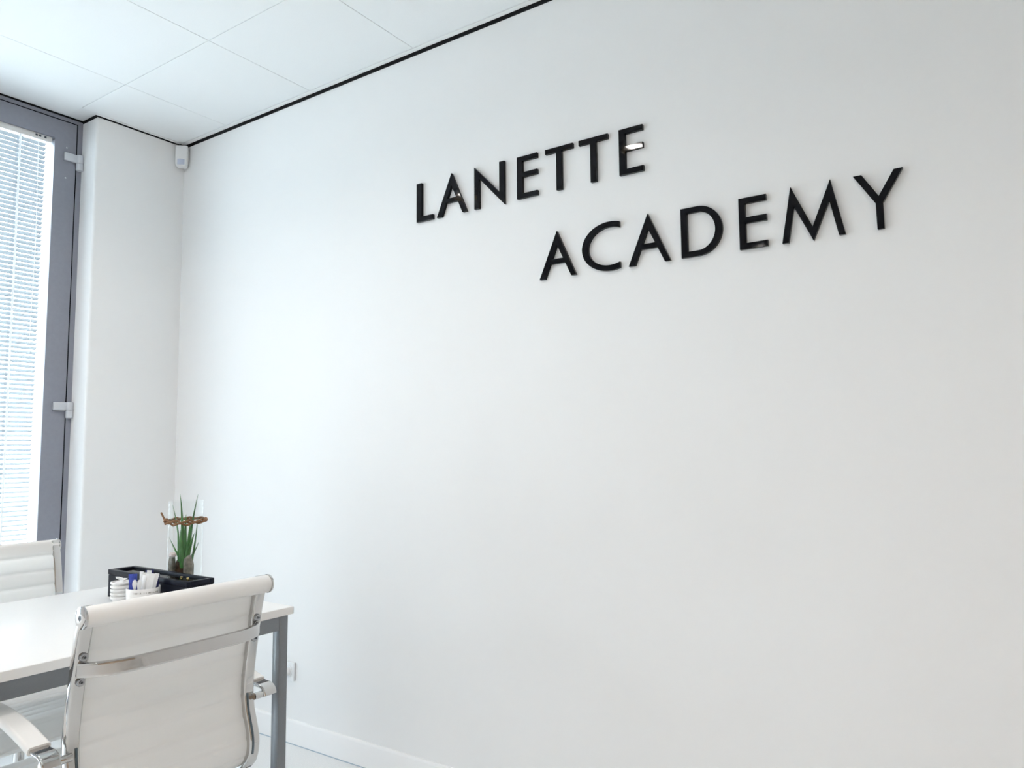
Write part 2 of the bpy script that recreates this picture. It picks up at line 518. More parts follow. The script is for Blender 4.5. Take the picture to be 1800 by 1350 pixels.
def arc(cx, cz, rx, rz, a0, a1, n=28):
    return [(cx + rx * math.cos(math.radians(a0 + (a1 - a0) * i / n)), cz + rz * math.sin(math.radians(a0 + (a1 - a0) * i / n))) for i in range(n + 1)]
def zb1(u): return 2.0765 - 0.0035 * (u - 1.6)
def zb2(u): return 1.7765 - 0.0065 * (u - 2.15)
HT = 0.150
def shp_L(u0, u1, b, st=0.0255, bt=0.019):
    return [[(u0, b), (u1, b), (u1, b + bt), (u0 + st, b + bt), (u0 + st, b + HT + 0.001), (u0, b + HT + 0.001)]]
def shp_E(u0, u1, b, st, bt=0.0172):
    m0, m1 = b + 0.075, b + 0.0925
    return [[(u0, b), (u1 + 0.001, b), (u1 + 0.001, b + bt), (u0 + st, b + bt), (u0 + st, m0), (u1, m0), (u1, m1), (u0 + st, m1),
             (u0 + st, b + HT - bt), (u1, b + HT - bt), (u1, b + HT), (u0, b + HT)]]
def shp_T(u0, u1, b, st=0.0212, bt=0.0168):
    c = (u0 + u1) / 2
    return [[(c - st / 2, b), (c + st / 2, b), (c + st / 2, b + HT - bt), (u1, b + HT - bt), (u1, b + HT), (u0, b + HT), (u0, b + HT - bt), (c - st / 2, b + HT - bt)]]
def shp_A(u0, u1, b, ua, foot=0.0215):
    top = b + 0.1585; xb0, xb1 = b + 0.0475, b + 0.0640; apex = b + 0.111
    fl, frt = foot, foot * 0.86
    def inl(z): return u0 + fl + (ua - u0 - fl) * (z - b) / (apex - b)
    def inr(z): return u1 - frt + (ua - u1 + frt) * (z - b) / (apex - b)
    outer = [(u0, b), (u0 + fl, b), (inl(xb0), xb0), (inr(xb0), xb0), (u1 - frt, b), (u1, b), (ua, top)]
    hole = [(inl(xb1), xb1), (ua, apex), (inr(xb1), xb1)]
    return [outer, hole]
def shp_N(u0, u1, b, st=0.0216):
    t = b + HT + 0.006
    return [[(u0, b - 0.001), (u0 + st, b - 0.001), (u0 + st, b + 0.1105), (u1, b - 0.006), (u1, b + HT + 0.002), (u1 - st, b + HT + 0.002), (u1 - st, b + 0.0425), (u0, t)]]
def shp_C(u0, u1, b):
    cz = b + 0.0775; rx, rz = 0.1005, 0.0800; cx = u0 + rx
    tx, tz = 0.0225, 0.0178
    ao = math.degrees(math.acos(max(-1, min(1, (u1 - cx) / rx))))
    ai = math.degrees(math.acos(max(-1, min(1, (u1 - cx) / (rx - tx)))))
    return [arc(cx, cz, rx, rz, ao, 360 - ao, 44) + list(reversed(arc(cx, cz, rx - tx, rz - tz, ai, 360 - ai, 44)))]
def shp_D(u0, u1, b, st=0.0200, bt=0.0170):
    cz = b + 0.0755; r = 0.0755; c = u0 + 0.052; rx = u1 - c
    return [[(u0, b)] + arc(c, cz, rx, r, -90, 90, 30) + [(u0, b + HT + 0.001)],
            list(reversed([(u0 + st, b + bt)] + arc(c, cz, rx - 0.0212, r - bt, -90, 90, 30) + [(u0 + st, b + HT + 0.001 - bt)]))]
def shp_M(b):
    b0 = b
    return [[(2.9529, b0), (2.9703, b0), (2.9874, b0 + 0.0980), (3.0351, b0 - 0.0045 + 0.0), (3.0793, b0 + 0.0990), (3.1000, b0), (3.1166, b0),
             (3.0836, b0 + 0.1570), (3.0342, b0 + 0.0350), (2.9797, b0 + 0.1570)]]
def shp_Y(b):
    return [[(3.1930, b), (3.2098, b), (3.2094, b + 0.0690), (3.2586, b + 0.1515), (3.2376, b + 0.1515), (3.1999, b + 0.0880), (3.1609, b + 0.1518), (3.1403, b + 0.1518), (3.1918, b + 0.0690)]]

letter('L', shp_L(1.5990, 1.6808, zb1(1.6)), 'glossy black letter L beginning the upper row of wall lettering')
letter('A', shp_A(1.7003, 1.8434, zb1(1.77), 1.7712, 0.0240), 'glossy black letter A between L and N in the upper row')
letter('N', shp_N(1.8780, 2.0110, zb1(1.94)), 'glossy black letter N, the only N on the wall')
letter('E', shp_E(2.0650, 2.1490, zb1(2.1), 0.0232), 'glossy black letter E between N and T in the upper row')
letter('T', shp_T(2.1820, 2.2904, zb1(2.24)), 'glossy black letter T right after the upper row\'s first E')
letter('T', shp_T(2.3125, 2.4202, zb1(2.37)), 'glossy black letter T just before the upper row\'s last E')
letter('E', shp_E(2.4595, 2.5420, zb1(2.5), 0.0222), 'glossy black letter E ending the upper row, with warm lamp reflection')
letter('A', shp_A(2.1544, 2.2957, zb2(2.22), 2.2240), 'glossy black letter A beginning the lower row of wall lettering')
letter('C', shp_C(2.3190, 2.4548, zb2(2.39) - 0.001), 'glossy black round letter C in the lower row')
letter('A', shp_A(2.4849, 2.6239, zb2(2.55), 2.5520), 'glossy black letter A between C and D in the lower row')
letter('D', shp_D(2.6590, 2.7854, zb2(2.72) + 0.001), 'glossy black letter D with curved bowl in the lower row')
letter('E', shp_E(2.8345, 2.9130, zb2(2.87), 0.0188), 'glossy black letter E between D and M in the lower row')
letter('M', shp_M(zb2(3.03)), 'glossy black pointed letter M in the lower row')
letter('Y', shp_Y(zb2(3.2)), 'glossy black letter Y ending the lower row')

# ------------------------------------------------------------------ motion sensor in the corner
def sensor():
    c = Vector((-0.034, -0.034, 2.640))
    r = empty('motion_sensor', c, -PI / 4)   # local -y faces the room, into the corner diagonal
    tag(r, 'small white motion sensor tucked in the corner under the ceiling', 'sensor')
    w = 0.0295
    mb = MB()
    rs = []
    for z, hw, dy in ((0.0, 0.018, -0.012), (0.004, 0.024, -0.018), (0.014, 0.0275, -0.020), (0.05, w, -0.020), (0.104, w, -0.018), (0.110, w - 0.002, -0.016)):
        rs.append([(-hw, 0.012, z), (-hw, dy + 0.006, z), (-hw + 0.005, dy, z), (hw - 0.005, dy, z), (hw, dy + 0.006, z), (hw, 0.012, z)])
    mb.rings(rs)
    mb.build('housing', PLAST, r, smooth=30)
    rs = []
    for z in (0.010, 0.020, 0.030, 0.038):
        rs.append([(x, -0.0205 - 0.004 * (1 - (x / 0.017) ** 2), z) for x in (-0.017, -0.012, -0.006, 0, 0.006, 0.012, 0.017)] + [(0.017, -0.016, z), (-0.017, -0.016, z)])
    MB().rings(rs).build('lens', LENS, r, smooth=40)
sensor()

# ------------------------------------------------------------------ wall socket low on the sign wall
def socket():
    r = empty('wall_socket', (0, -0.860, 0.250))
    tag(r, 'white double wall socket low on the wall behind the table leg', 'socket')
    bx('cover_plate', PLAST, -0.011, 0.0, -0.066, 0.080, 0.0, 0.076, r, bevel=0.003)
    for y in (-0.030, 0.044):
        mb = MB(); mb.lathe([(0.020, -0.0125), (0.026, -0.0125), (0.026, -0.0105), (0.020, -0.0105)], 24, (0, y, 0.038), 'x')
        mb.build('socket_ring', PLAST, r, smooth=40)
    p = MB(); p.lathe([(0.0, -0.0405), (0.014, -0.0405), (0.017, -0.034), (0.018, -0.0130), (0.0, -0.0130)], 20, (0, -0.030, 0.038), 'x')
    pl = p.build('plug', PLAST, None, smooth=40)
    pl.location = (0, -0.860, 0.250)
    tag(pl, 'white plug pushed into the wall socket', 'plug')
socket()

# ------------------------------------------------------------------ table
TZ = 0.750
TX1, TX0, TY0, TY1 = -0.628, -2.228, -1.670, -0.870
def table():
    t = empty('meeting_table', ((TX0 + TX1) / 2, (TY0 + TY1) / 2, 0))
    tag(t, 'white laminate meeting table with square grey steel legs', 'table')
    hx, hy = (TX1 - TX0) / 2, (TY1 - TY0) / 2
    top = bx('table_top', TOPW, -hx + 0.001, hx - 0.001, -hy + 0.001, hy - 0.001, TZ - 0.0225, TZ, t, bevel=0.0012)
    eb = MB()
    e = 0.0012
    for a in ((-hx, hx, -hy, -hy + e), (-hx, hx, hy - e, hy), (-hx, -hx + e, -hy, hy), (hx - e, hx, -hy, hy)):
        eb.box(a[0], a[1], a[2], a[3], TZ - 0.0215, TZ - 0.0012)
    eb.build('edge_band', EDGEW, top)
    i, L = 0.016, 0.030
    ax0, ax1, ay0, ay1 = -hx + i, hx - i, -hy + 0.005, hy - 0.005
    zt = TZ - 0.0230
    leg0 = None
    for (x, y) in ((ax0, ay0), (ax1 - L, ay0), (ax0, ay1 - L), (ax1 - L, ay1 - L)):
        if leg0 is None:
            leg0 = MB().box(0, L, 0, L, 0.008, zt).build('leg', STEEL, t, bevel=0.0015)
            leg0.location = (x, y, 0); o = leg0
        else:
            o = share(leg0, 'leg', t, (x, y, 0))
        f = MB(); f.lathe([(0.0, 0.0), (0.012, 0.0), (0.013, 0.003), (0.010, 0.010), (0.0, 0.010)], 14, (L / 2, L / 2, 0))
        f.build('leveling_foot', BLACKGAP, o, smooth=40)
    bx('apron', STEEL, ax0 + L, ax1 - L, ay0 + 0.001, ay0 + L - 0.001, zt - 0.040, zt, t, bevel=0.001)
    bx('apron', STEEL, ax0 + L, ax1 - L, ay1 - L + 0.001, ay1 - 0.001, zt - 0.040, zt, t, bevel=0.001)
    bx('apron', STEEL, ax0 + 0.001, ax0 + L - 0.001, ay0 + L, ay1 - L, zt - 0.040, zt, t, bevel=0.001)
    bx('apron', STEEL, ax1 - L + 0.001, ax1 - 0.001, ay0 + L, ay1 - L, zt - 0.040, zt, t, bevel=0.001)
table()

# ------------------------------------------------------------------ office chair (local: front is +y)
PROF = [(-0.290, 0.890), (-0.2720, 0.826), (-0.2610, 0.768), (-0.2490, 0.697), (-0.2405, 0.626), (-0.2450, 0.575), (-0.2560, 0.540),
        (-0.2650, 0.512), (-0.2680, 0.486), (-0.2630, 0.456), (-0.2470, 0.431), (-0.2200, 0.414), (-0.1700, 0.405), (-0.050, 0.410), (0.100, 0.424), (0.180, 0.430), (0.215, 0.426), (0.238, 0.410), (0.246, 0.392)]
def prof_smooth(pts, k=6):
    return [(p[0], p[1]) for p in catmull([(y, z, 0) for y, z in pts], k)]
def offset_path(path, d):
    out = []
    for i, p in enumerate(path):
        a = path[max(0, i - 1)]; b = path[min(len(path) - 1, i + 1)]
        ty, tz = b[0] - a[0], b[1] - a[1]; l = math.hypot(ty, tz) or 1
        out.append((p[0] - tz / l * d, p[1] + ty / l * d))
    return out

def sling(name, path, hw, period, parent, front_amp, back_amp, th):
    """ribbed leatherette sheet along a YZ path; ribs run along X"""
    # resample by arc length
    pts = [path[0]]; acc = [0.0]
    for p in path[1:]:
        acc.append(acc[-1] + math.hypot(p[0] - pts[-1][0], p[1] - pts[-1][1])); pts.append(p)
    L = acc[-1]; n = int(L / 0.0042)
    rsm = []
    j = 0
    for i in range(n + 1):
        s = L * i / n
        while j < len(acc) - 2 and acc[j + 1] < s: j += 1
        t = (s - acc[j]) / max(1e-9, acc[j + 1] - acc[j])
        rsm.append((pts[j][0] + (pts[j + 1][0] - pts[j][0]) * t, pts[j][1] + (pts[j + 1][1] - pts[j][1]) * t))
    def groove(s, amp):
        ph = (s / period) % 1.0
        d = min(ph, 1 - ph) * period           # distance to the seam
        return -amp * math.exp(-(d / 0.0045) ** 2) + amp * 0.5 * math.sin(PI * ph)
    rs = []
    for i, p in enumerate(rsm):
        a = rsm[max(0, i - 1)]; b = rsm[min(n, i + 1)]
        ty, tz = b[0] - a[0], b[1] - a[1]; l = math.hypot(ty, tz) or 1
        ny, nz = -tz / l, ty / l
        s = L * i / n
        f = th + groove(s, front_amp); bk = -groove(s, back_amp)
        ring = [(x, p[0] + ny * bk, p[1] + nz * bk) for x in (-hw, -hw * 0.5, 0, hw * 0.5, hw)]
        ring += [(x, p[0] + ny * f, p[1] + nz * f) for x in (hw, hw * 0.5, 0, -hw * 0.5, -hw)]
        rs.append(ring)
    return MB().rings(rs).build(name, MESHLTH, parent, smooth=60)

def chair():
    c = empty('office_chair')
    path = prof_smooth(PROF)
    # side rails: flat chrome bars that bend from the back into the seat
    for sx in (-1, 1):
        x0, x1 = sorted((sx * 0.196, sx * 0.224))
        r = MB().strap(path, x0, x1, 0.022, 0.004).build('side_rail', CHROME, c, smooth=50)
        # lower reinforcing channel on the rear face
        low = [p for p in path if p[0] < -0.2 and 0.462 < p[1] < 0.612]
        g0, g1 = sorted((sx * 0.2010, sx * 0.2065))
        MB().strap(offset_path(low, -0.0016), g0, g1, 0.003, 0.0008).build('rail_channel', CHANNEL, r, smooth=50)
        # spreader screws
        for z, y in ((0.793, -0.2655), (0.742, -0.2565)):
            s = MB(); s.lathe([(0.0, 0.0075), (0.0035, 0.0075), (0.0035, 0.0055), (0.0075, 0.0055), (0.0088, 0.003), (0.0088, -0.004), (0.0, -0.004)], 18, (0, 0, 0), 'y')
            so = s.build('screw', SCREWM, r, smooth=40)
            so.location = (sx * 0.209, y, z); so.rotation_euler = (0, 0, PI)
            d = MB(); d.lathe([(0.0, 0.0077), (0.0028, 0.0077), (0.0028, 0.0060), (0.0, 0.0060)], 6, (0, 0, 0), 'y')
            do = d.build('screw_socket', DARKMET, r); do.location = so.location; do.rotation_euler = so.rotation_euler
    # slings
    up_ = [p for p in path if p[0] < -0.19]
    sling('backrest', offset_path(up_, 0.0150), 0.1965, 0.050, c, 0.0035, 0.0018, 0.006)
    seat_path = [p for p in path if p[0] > -0.23 and p[1] < 0.44]
    sling('seat', offset_path(seat_path, 0.0120), 0.1965, 0.050, c, 0.0050, 0.0018, 0.010)
    # head roll with chrome end caps
    def roll(name, y, z, r, parent):
        m = MB(); m.lathe([(0.0, -0.222), (r - 0.001, -0.222), (r, -0.220), (r, 0.220), (r - 0.001, 0.222), (0.0, 0.222)], 28, (0, y, z), 'x')
        o = m.build(name, LEATHER, parent, smooth=40)
        for sx in (-1, 1):
            k = MB(); k.lathe([(0.0, sx * 0.2222), (r + 0.0015, sx * 0.2222), (r + 0.0015, sx * 0.2262), (r - 0.002, sx * 0.2285), (0.006, sx * 0.2285), (0.006, sx * 0.2275), (0.0, sx * 0.2275)], 28, (0, y, z), 'x')
            ko = k.build('end_cap', CHROME, o, smooth=40)
            k = MB(); k.lathe([(0.0, sx * 0.2270), (0.0045, sx * 0.2270), (0.0045, sx * 0.2280), (0.0, sx * 0.2280)], 12, (0, y, z), 'x')
            k.build('cap_screw', DARKMET, o)
        return o
    roll('head_roll', -0.2850, 0.8760, 0.0215, c)
    roll('front_roll', 0.236, 0.398, 0.0180, c)
    # bowed chrome spreader bar behind the back
    bar = []
    zc = 0.767
    yb = -0.263
    ctr = [(-0.214, yb + 0.004), (-0.205, yb - 0.008), (-0.188, yb - 0.022), (-0.162, yb - 0.035), (-0.125, yb - 0.043), (-0.060, yb - 0.045), (0.060, yb - 0.045), (0.125, yb - 0.043), (0.162, yb - 0.035), (0.188, yb - 0.022), (0.205, yb - 0.008), (0.214, yb + 0.004)]
    pts = catmull([(x, y, 0) for x, y in ctr], 5)
    hh, tt = 0.0155, 0.0070
    rs = []
    for i, p in enumerate(pts):
        a = pts[max(0, i - 1)]; b = pts[min(len(pts) - 1, i + 1)]
        tx, ty = b[0] - a[0], b[1] - a[1]; l = math.hypot(tx, ty)
        nx, ny = -ty / l, tx / l
        ring = []
        rr = 0.0045; q = rr * 0.29; f = rr * 1.25
        for d, z in ((-tt, hh - f), (-tt, hh - rr), (-tt + q, hh - q), (-tt + rr, hh), (tt - rr, hh), (tt - q, hh - q), (tt, hh - rr), (tt, hh - f),
                     (tt, -hh + f), (tt, -hh + rr), (tt - q, -hh + q), (tt - rr, -hh), (-tt + rr, -hh), (-tt + q, -hh + q), (-tt, -hh + rr), (-tt, -hh + f)):
            ring.append((p[0] + nx * d, p[1] + ny * d, zc + z))
        rs.append(ring)
    MB().rings(rs).build('spreader_bar', CHROME, c, smooth=40)
    # armrests: chrome strap loop with a leatherette sleeve
    for sx in (-1, 1):
        a = empty('armrest'); a.parent = c
        x0, x1 = sorted((sx * 0.2400, sx * 0.2770))
        ap = prof_smooth([(-0.254, 0.590), (-0.250, 0.601), (-0.236, 0.608), (-0.205, 0.611), (-0.130, 0.630), (-0.050, 0.643), (0.060, 0.648), (0.130, 0.645), (0.165, 0.630), (0.172, 0.605), (0.150, 0.555), (0.118, 0.490), (0.105, 0.440)])
        MB().strap(ap, x0, x1, 0.0085, 0.003).build('arm_strap', CHROME, a, smooth=50)
        pp = [p for p in ap if p[1] > 0.610 and -0.206 < p[0] < 0.150]
        MB().strap(offset_path(pp, -0.0045), x0 - 0.0035, x1 + 0.0035, 0.0175, 0.0055).build('arm_pad', LEATHER, a, smooth=60)
        t = MB(); t.lathe([(0.0, sx * 0.217), (0.0085, sx * 0.217), (0.0085, sx * 0.274), (0.0075, sx * 0.2760), (0.0, sx * 0.2760)], 16, (0, -0.2500, 0.5960), 'x')
        t.build('rear_pin', CHROME, a, smooth=40)
        t = MB(); t.lathe([(0.0, sx * 0.217), (0.0085, sx * 0.217), (0.0085, sx * 0.274), (0.0075, sx * 0.2760), (0.0, sx * 0.2760)], 16, (0, 0.106, 0.4360), 'x')
        t.build('front_pin', CHROME, a, smooth=40)
    # under-seat carrier, gas column, star base
    for y, z in ((-0.080, 0.402), (0.080, 0.416)):
        bx('seat_crossbar', CHROME, -0.215, 0.215, y - 0.018, y + 0.018, z - 0.022, z - 0.008, c, bevel=0.003)
    bx('tilt_housing', DARKMET, -0.060, 0.060, -0.110, 0.110, 0.345, 0.398, c, bevel=0.008)
    m = MB(); m.lathe([(0.0, 0.09), (0.026, 0.09), (0.026, 0.25), (0.015, 0.252), (0.015, 0.348), (0.0, 0.348)], 20)
    m.build('gas_column', CHROME, c, smooth=40)
    sb = MB(); sb.lathe([(0.0, 0.072), (0.034, 0.072), (0.036, 0.12), (0.030, 0.126), (0.0, 0.126)], 20)
    sbo = sb.build('star_base', CHROME, c, smooth=40)
    for k in range(5):
        an = 2 * PI * k / 5 + PI / 2
        rs = []
        for d, hw, z0, z1 in ((0.025, 0.020, 0.080, 0.118), (0.15, 0.017, 0.076, 0.103), (0.285, 0.013, 0.068, 0.086), (0.295, 0.009, 0.069, 0.084)):
            rs.append([(d * math.cos(an) - hw * s * math.sin(an), d * math.sin(an) + hw * s * math.cos(an), z) for s, z in ((-1, z0), (1, z0), (0.8, z1), (-0.8, z1))])
        MB().rings(rs).build('spoke', CHROME, sbo, smooth=30)
        cst = MB()
        ex, ey = 0.285 * math.cos(an), 0.285 * math.sin(an)
        for s in (-1, 1):
            cst.lathe([(0.0, s * 0.004), (0.025, s * 0.004), (0.027, s * 0.008), (0.027, s * 0.018), (0.024, s * 0.021), (0.0, s * 0.021)], 18, (ex, ey + 0.012, 0.0272), 'x')
        cst.tube([(ex, ey, 0.05), (ex, ey, 0.075)], 0.006, 8)
        cst.build('castor', DARKMET, c, smooth=40)
    return c
c1 = chair()
c1.location = (-1.112, -1.600, 0)
tag(c1, 'white ribbed office chair with chrome frame, its back to the viewer', 'chair', 'white office chairs at the table')
c2 = copy_tree(c1)
c2.location = (-1.020, -0.885, 0); c2.rotation_euler = (0, 0, PI + math.radians(1.5))
tag(c2, 'white ribbed office chair beyond the table, facing the viewer near the window', 'chair', 'white office chairs at the table')

# ------------------------------------------------------------------ things on the table
def tea_box():
    cx, cy = -0.808, -1.261
    b = empty('tea_box', (cx, cy, TZ))
    tag(b, 'long black wooden box with a glass lid on the table', 'box')
    hx, hy, h = 0.043, 0.215, 0.085
    t = 0.008
    for a in ((-hx, -hx + t, -hy, hy), (hx - t, hx, -hy, hy), (-hx + t, hx - t, -hy, -hy + t), (-hx + t, hx - t, hy - t, hy)):
        bx('side_panel', BOXBLK, a[0], a[1], a[2], a[3], 0.0, h - 0.016, b)
    bx('bottom_panel', BOXBLK, -hx + t, hx - t, -hy + t, hy - t, 0.0, 0.006, b)
    bx('divider', BOXBLK, -hx + t, hx - t, 0.078, 0.084, 0.006, h - 0.018, b)
    lid = empty('lid'); lid.parent = b
    e = 0.0015; w = 0.014
    X, Y = hx + e, hy + e
    for a in ((-X, -X + w, -Y, Y), (X - w, X, -Y, Y), (-X + w, X - w, -Y, -Y + w), (-X + w, X - w, Y - w, Y)):
        bx('lid_frame', BOXBLK, a[0], a[1], a[2], a[3], h - 0.015, h, lid, bevel=0.0012)
    bx('lid_glass', LIDGLASS, -X + w, X - w, -Y + w, Y - w, h - 0.009, h - 0.006, lid)
    for y in (-0.112, -0.146):
        k = MB(); k.lathe([(0.0, 0.0), (0.003, 0.0), (0.0025, 0.002), (0.004, 0.004), (0.003, 0.006), (0.0, 0.0065)], 12, (0.004, y, h - 0.006))
        k.build('brass_stud', BRASS, lid, smooth=50)
tea_box()

def cup_stack():
    cx, cy = -0.9045, -1.222
    m = MB()
    H1, ro, ri = 0.030, 0.0275, 0.0205
    th = 0.0014
    m.lathe([(0.0, 0.0), (ri - 0.0015, 0.0), (ri, 0.0015), (ro - 0.0035, H1 - 0.0062), (ro + 0.0008, H1 - 0.0056), (ro + 0.0010, H1 - 0.0006), (ro, H1), (ro - 0.0030, H1), (ro - 0.0050, H1 - 0.0060), (ri - th, 0.002), (0.0, 0.002)], 28)
    o0 = None
    names = ['bottom one', 'second from the bottom', 'middle one', 'second from the top', 'top one']
    for k in range(5):
        z = TZ + k * 0.0105
        if o0 is None:
            o = o0 = m.build('paper_cup', CERAM, None, smooth=40)
        else:
            o = share(o0, 'paper_cup', None)
        o.location = (cx, cy, z); o.rotation_euler = (0, 0, 0.4 * k)
        tag(o, 'small white cup in the stack beside the sachet pot, ' + names[k], 'cup', 'stacked white cups')
    ztop = TZ + 4 * 0.0105
    # folded creamer packets heaped in the top cup
    for k, (dx, dy, rz, tl) in enumerate(((-0.007, -0.004, 0.3, 0.25), (0.008, 0.004, 1.6, -0.3), (0.001, 0.007, 2.4, 0.5))):
        p = MB()
        a, b_, cth = 0.013, 0.008, 0.004
        p.add([(-a, -b_, 0), (a, -b_, 0), (a, b_, 0), (-a, b_, 0), (-a * .3, -b_ * .3, cth), (a * .3, -b_ * .3, cth), (a * .3, b_ * .3, cth), (-a * .3, b_ * .3, cth), (0, 0, -cth)],
              [(0, 1, 5, 4), (1, 2, 6, 5), (2, 3, 7, 6), (3, 0, 4, 7), (4, 5, 6, 7), (0, 8, 1), (1, 8, 2), (2, 8, 3), (3, 8, 0)])
        o = p.build('creamer_packet', PAPER, None)
        o.location = (cx + dx, cy + dy, ztop + 0.029 + 0.004 * k); o.rotation_euler = (tl, -tl * 0.6, rz)
        tag(o, 'crumpled white packet heaped in the top cup of the stack', 'packet', 'white packets in the top cup')
cup_stack()

PCX, PCY = -0.9060, -1.3480
def sachet_pot():
    r = empty('sachet_pot', (PCX, PCY, TZ))
    tag(r, 'white round pot holding sachets and stirrers in front of the black box', 'pot')
    m = MB()
    m.lathe([(0.0, 0.0), (0.0420, 0.0), (0.0440, 0.004), (0.0455, 0.066), (0.0448, 0.068), (0.0430, 0.067), (0.0415, 0.006), (0.0, 0.005)], 40)
    m.build('pot_body', CERAM, r, smooth=40)
    # faded line of print under the rim: tiny upright marks, a sign in the middle, bolder marks at the right end
    mk = MB()
    a0 = math.atan2(CAM.y - PCY, CAM.x - PCX)
    rng = random.Random(3)
    R = 0.0456
    def mark(a, z0, z1, wa):
        p = []
        for rr in (R - 0.0006, R + 0.00025):
            for aa, zz in ((a - wa, z0), (a + wa, z0), (a + wa, z1), (a - wa, z1)):
                k = rr - 0.0000 - (0.066 - zz) * (0.0015 / 0.062)
                p.append((k * math.cos(aa), k * math.sin(aa), zz))
        mk.add(p, [(0, 3, 2, 1), (4, 5, 6, 7), (0, 1, 5, 4), (1, 2, 6, 5), (2, 3, 7, 6), (3, 0, 4, 7)])
    a = a0 - 0.62
    n = 0
    while a < a0 + 0.95:
        if abs(a - (a0 + 0.20)) < 0.06:
            mark(a, 0.0565, 0.0572, 0.022); mark(a, 0.0550, 0.0587, 0.006); a += 0.11; continue
        bold = a > a0 + 0.30
        mark(a, 0.0550, 0.0590 if rng.random() < 0.7 else 0.0565, 0.010 if bold else 0.004)
        if rng.random() < 0.5: mark(a + 0.018, 0.0583 if rng.random() < .5 else 0.0550, 0.0590 if rng.random() < .5 else 0.0556, 0.014)
        a += 0.058
    mk.build('print', PRINT, r)
sachet_pot()

def packets():
    # camera-facing frame is only used to spread them across the pot, in plan
    ax = Vector((0.826, -0.564))        # roughly across
    ay = Vector((0.564, 0.826))         # roughly away
    # crown of the pot: (across, away, lean across, lean away, width, length, thickness, material, label, name)
    L_W = 'white paper sugar stick standing in the white pot'
    spec = [
        (-0.026, 0.006, -0.04, 0.02, 0.024, 0.098, 0.004, BLUE, 'bright blue sachet at the pot\'s edge nearest the cups', 'sachet'),
        (0.026, 0.010, 0.04, 0.02, 0.026, 0.094, 0.004, NAVY, 'dark navy sachet in the pot against the black box', 'sachet'),
        (0.012, 0.022, 0.02, 0.06, 0.022, 0.104, 0.004, NAVY, 'dark navy sachet behind the white sugar sticks', 'sachet'),
        (-0.008, 0.012, 0.00, 0.02, 0.013, 0.103, 0.003, PAPER, L_W, 'sugar_stick'),
        (0.000, 0.000, 0.03, 0.00, 0.013, 0.101, 0.003, PAPER, L_W, 'sugar_stick'),
        (0.006, 0.008, 0.07, 0.02, 0.013, 0.106, 0.003, PAPER, L_W, 'sugar_stick'),
        (0.004, -0.012, 0.10, -0.02, 0.013, 0.100, 0.003, PAPER, L_W, 'sugar_stick'),
        (0.008, -0.020, 0.17, -0.02, 0.013, 0.102, 0.003, PAPER, L_W, 'sugar_stick'),
        (-0.006, -0.010, 0.12, 0.00, 0.013, 0.098, 0.003, PAPER, L_W, 'sugar_stick'),
        (0.014, -0.006, 0.22, 0.02, 0.012, 0.100, 0.003, PAPER, L_W, 'sugar_stick'),
    ]
    for (u, v, lu, lv, w, ln, th, m_, lab, nm) in spec:
        p = MB(); rs = []
        for t, ww, tt in ((0, 1, 0.15), (0.07, 1, 0.2), (0.14, 0.96, 1), (0.5, 0.94, 1.3), (0.86, 0.96, 1), (0.93, 1, 0.2), (1, 1, 0.12)):
            a, b_ = w / 2 * ww, th / 2 * tt
            rs.append([(-a, 0, ln * t), (-a * .5, -b_, ln * t), (a * .5, -b_, ln * t), (a, 0, ln * t), (a * .5, b_, ln * t), (-a * .5, b_, ln * t)])
        o = p.rings(rs).build(nm, m_, None, smooth=40)
        base = Vector((PCX, PCY)) + ax * u + ay * v
        o.location = (base.x, base.y, TZ + 0.0075)
        o.rotation_euler = (Matrix.Rotation(-math.atan2(0.564, 0.826) + random.uniform(-.7, .7), 4, 'Z') @ Matrix.Rotation(lu, 4, 'Y') @ Matrix.Rotation(-lv, 4, 'X')).to_euler()
        tag(o, lab, 'sachet', 'white sugar sticks in the pot' if nm == 'sugar_stick' else 'sachets in the pot')
    for k, (u, v, lu) in enumerate(((-0.020, -0.018, -0.02), (-0.010, -0.024, 0.02))):
        p = MB()
        ln = 0.086
        rs = []
        for t, hw in ((0, 0.0016), (0.55, 0.0018), (0.68, 0.0026), (0.76, 0.0050), (0.86, 0.0062), (0.95, 0.0052), (1.0, 0.0020)):
            rs.append([(-hw, -0.0007, ln * t), (hw, -0.0007, ln * t), (hw, 0.0007, ln * t), (-hw, 0.0007, ln * t)])
        o = p.rings(rs).build('plastic_stirrer', PLAST, None, smooth=40)
        base = Vector((PCX, PCY)) + ax * u + ay * v
        o.location = (base.x, base.y, TZ + 0.0065)
        o.rotation_euler = (Matrix.Rotation(-math.atan2(0.564, 0.826), 4, 'Z') @ Matrix.Rotation(lu, 4, 'Y')).to_euler()
        tag(o, ('white plastic stirrer with spoon-shaped head in front of the blue sachet', 'white plastic stirrer standing between the blue sachet and the sugar sticks')[k], 'stirrer', 'plastic stirrers in the pot')
packets()

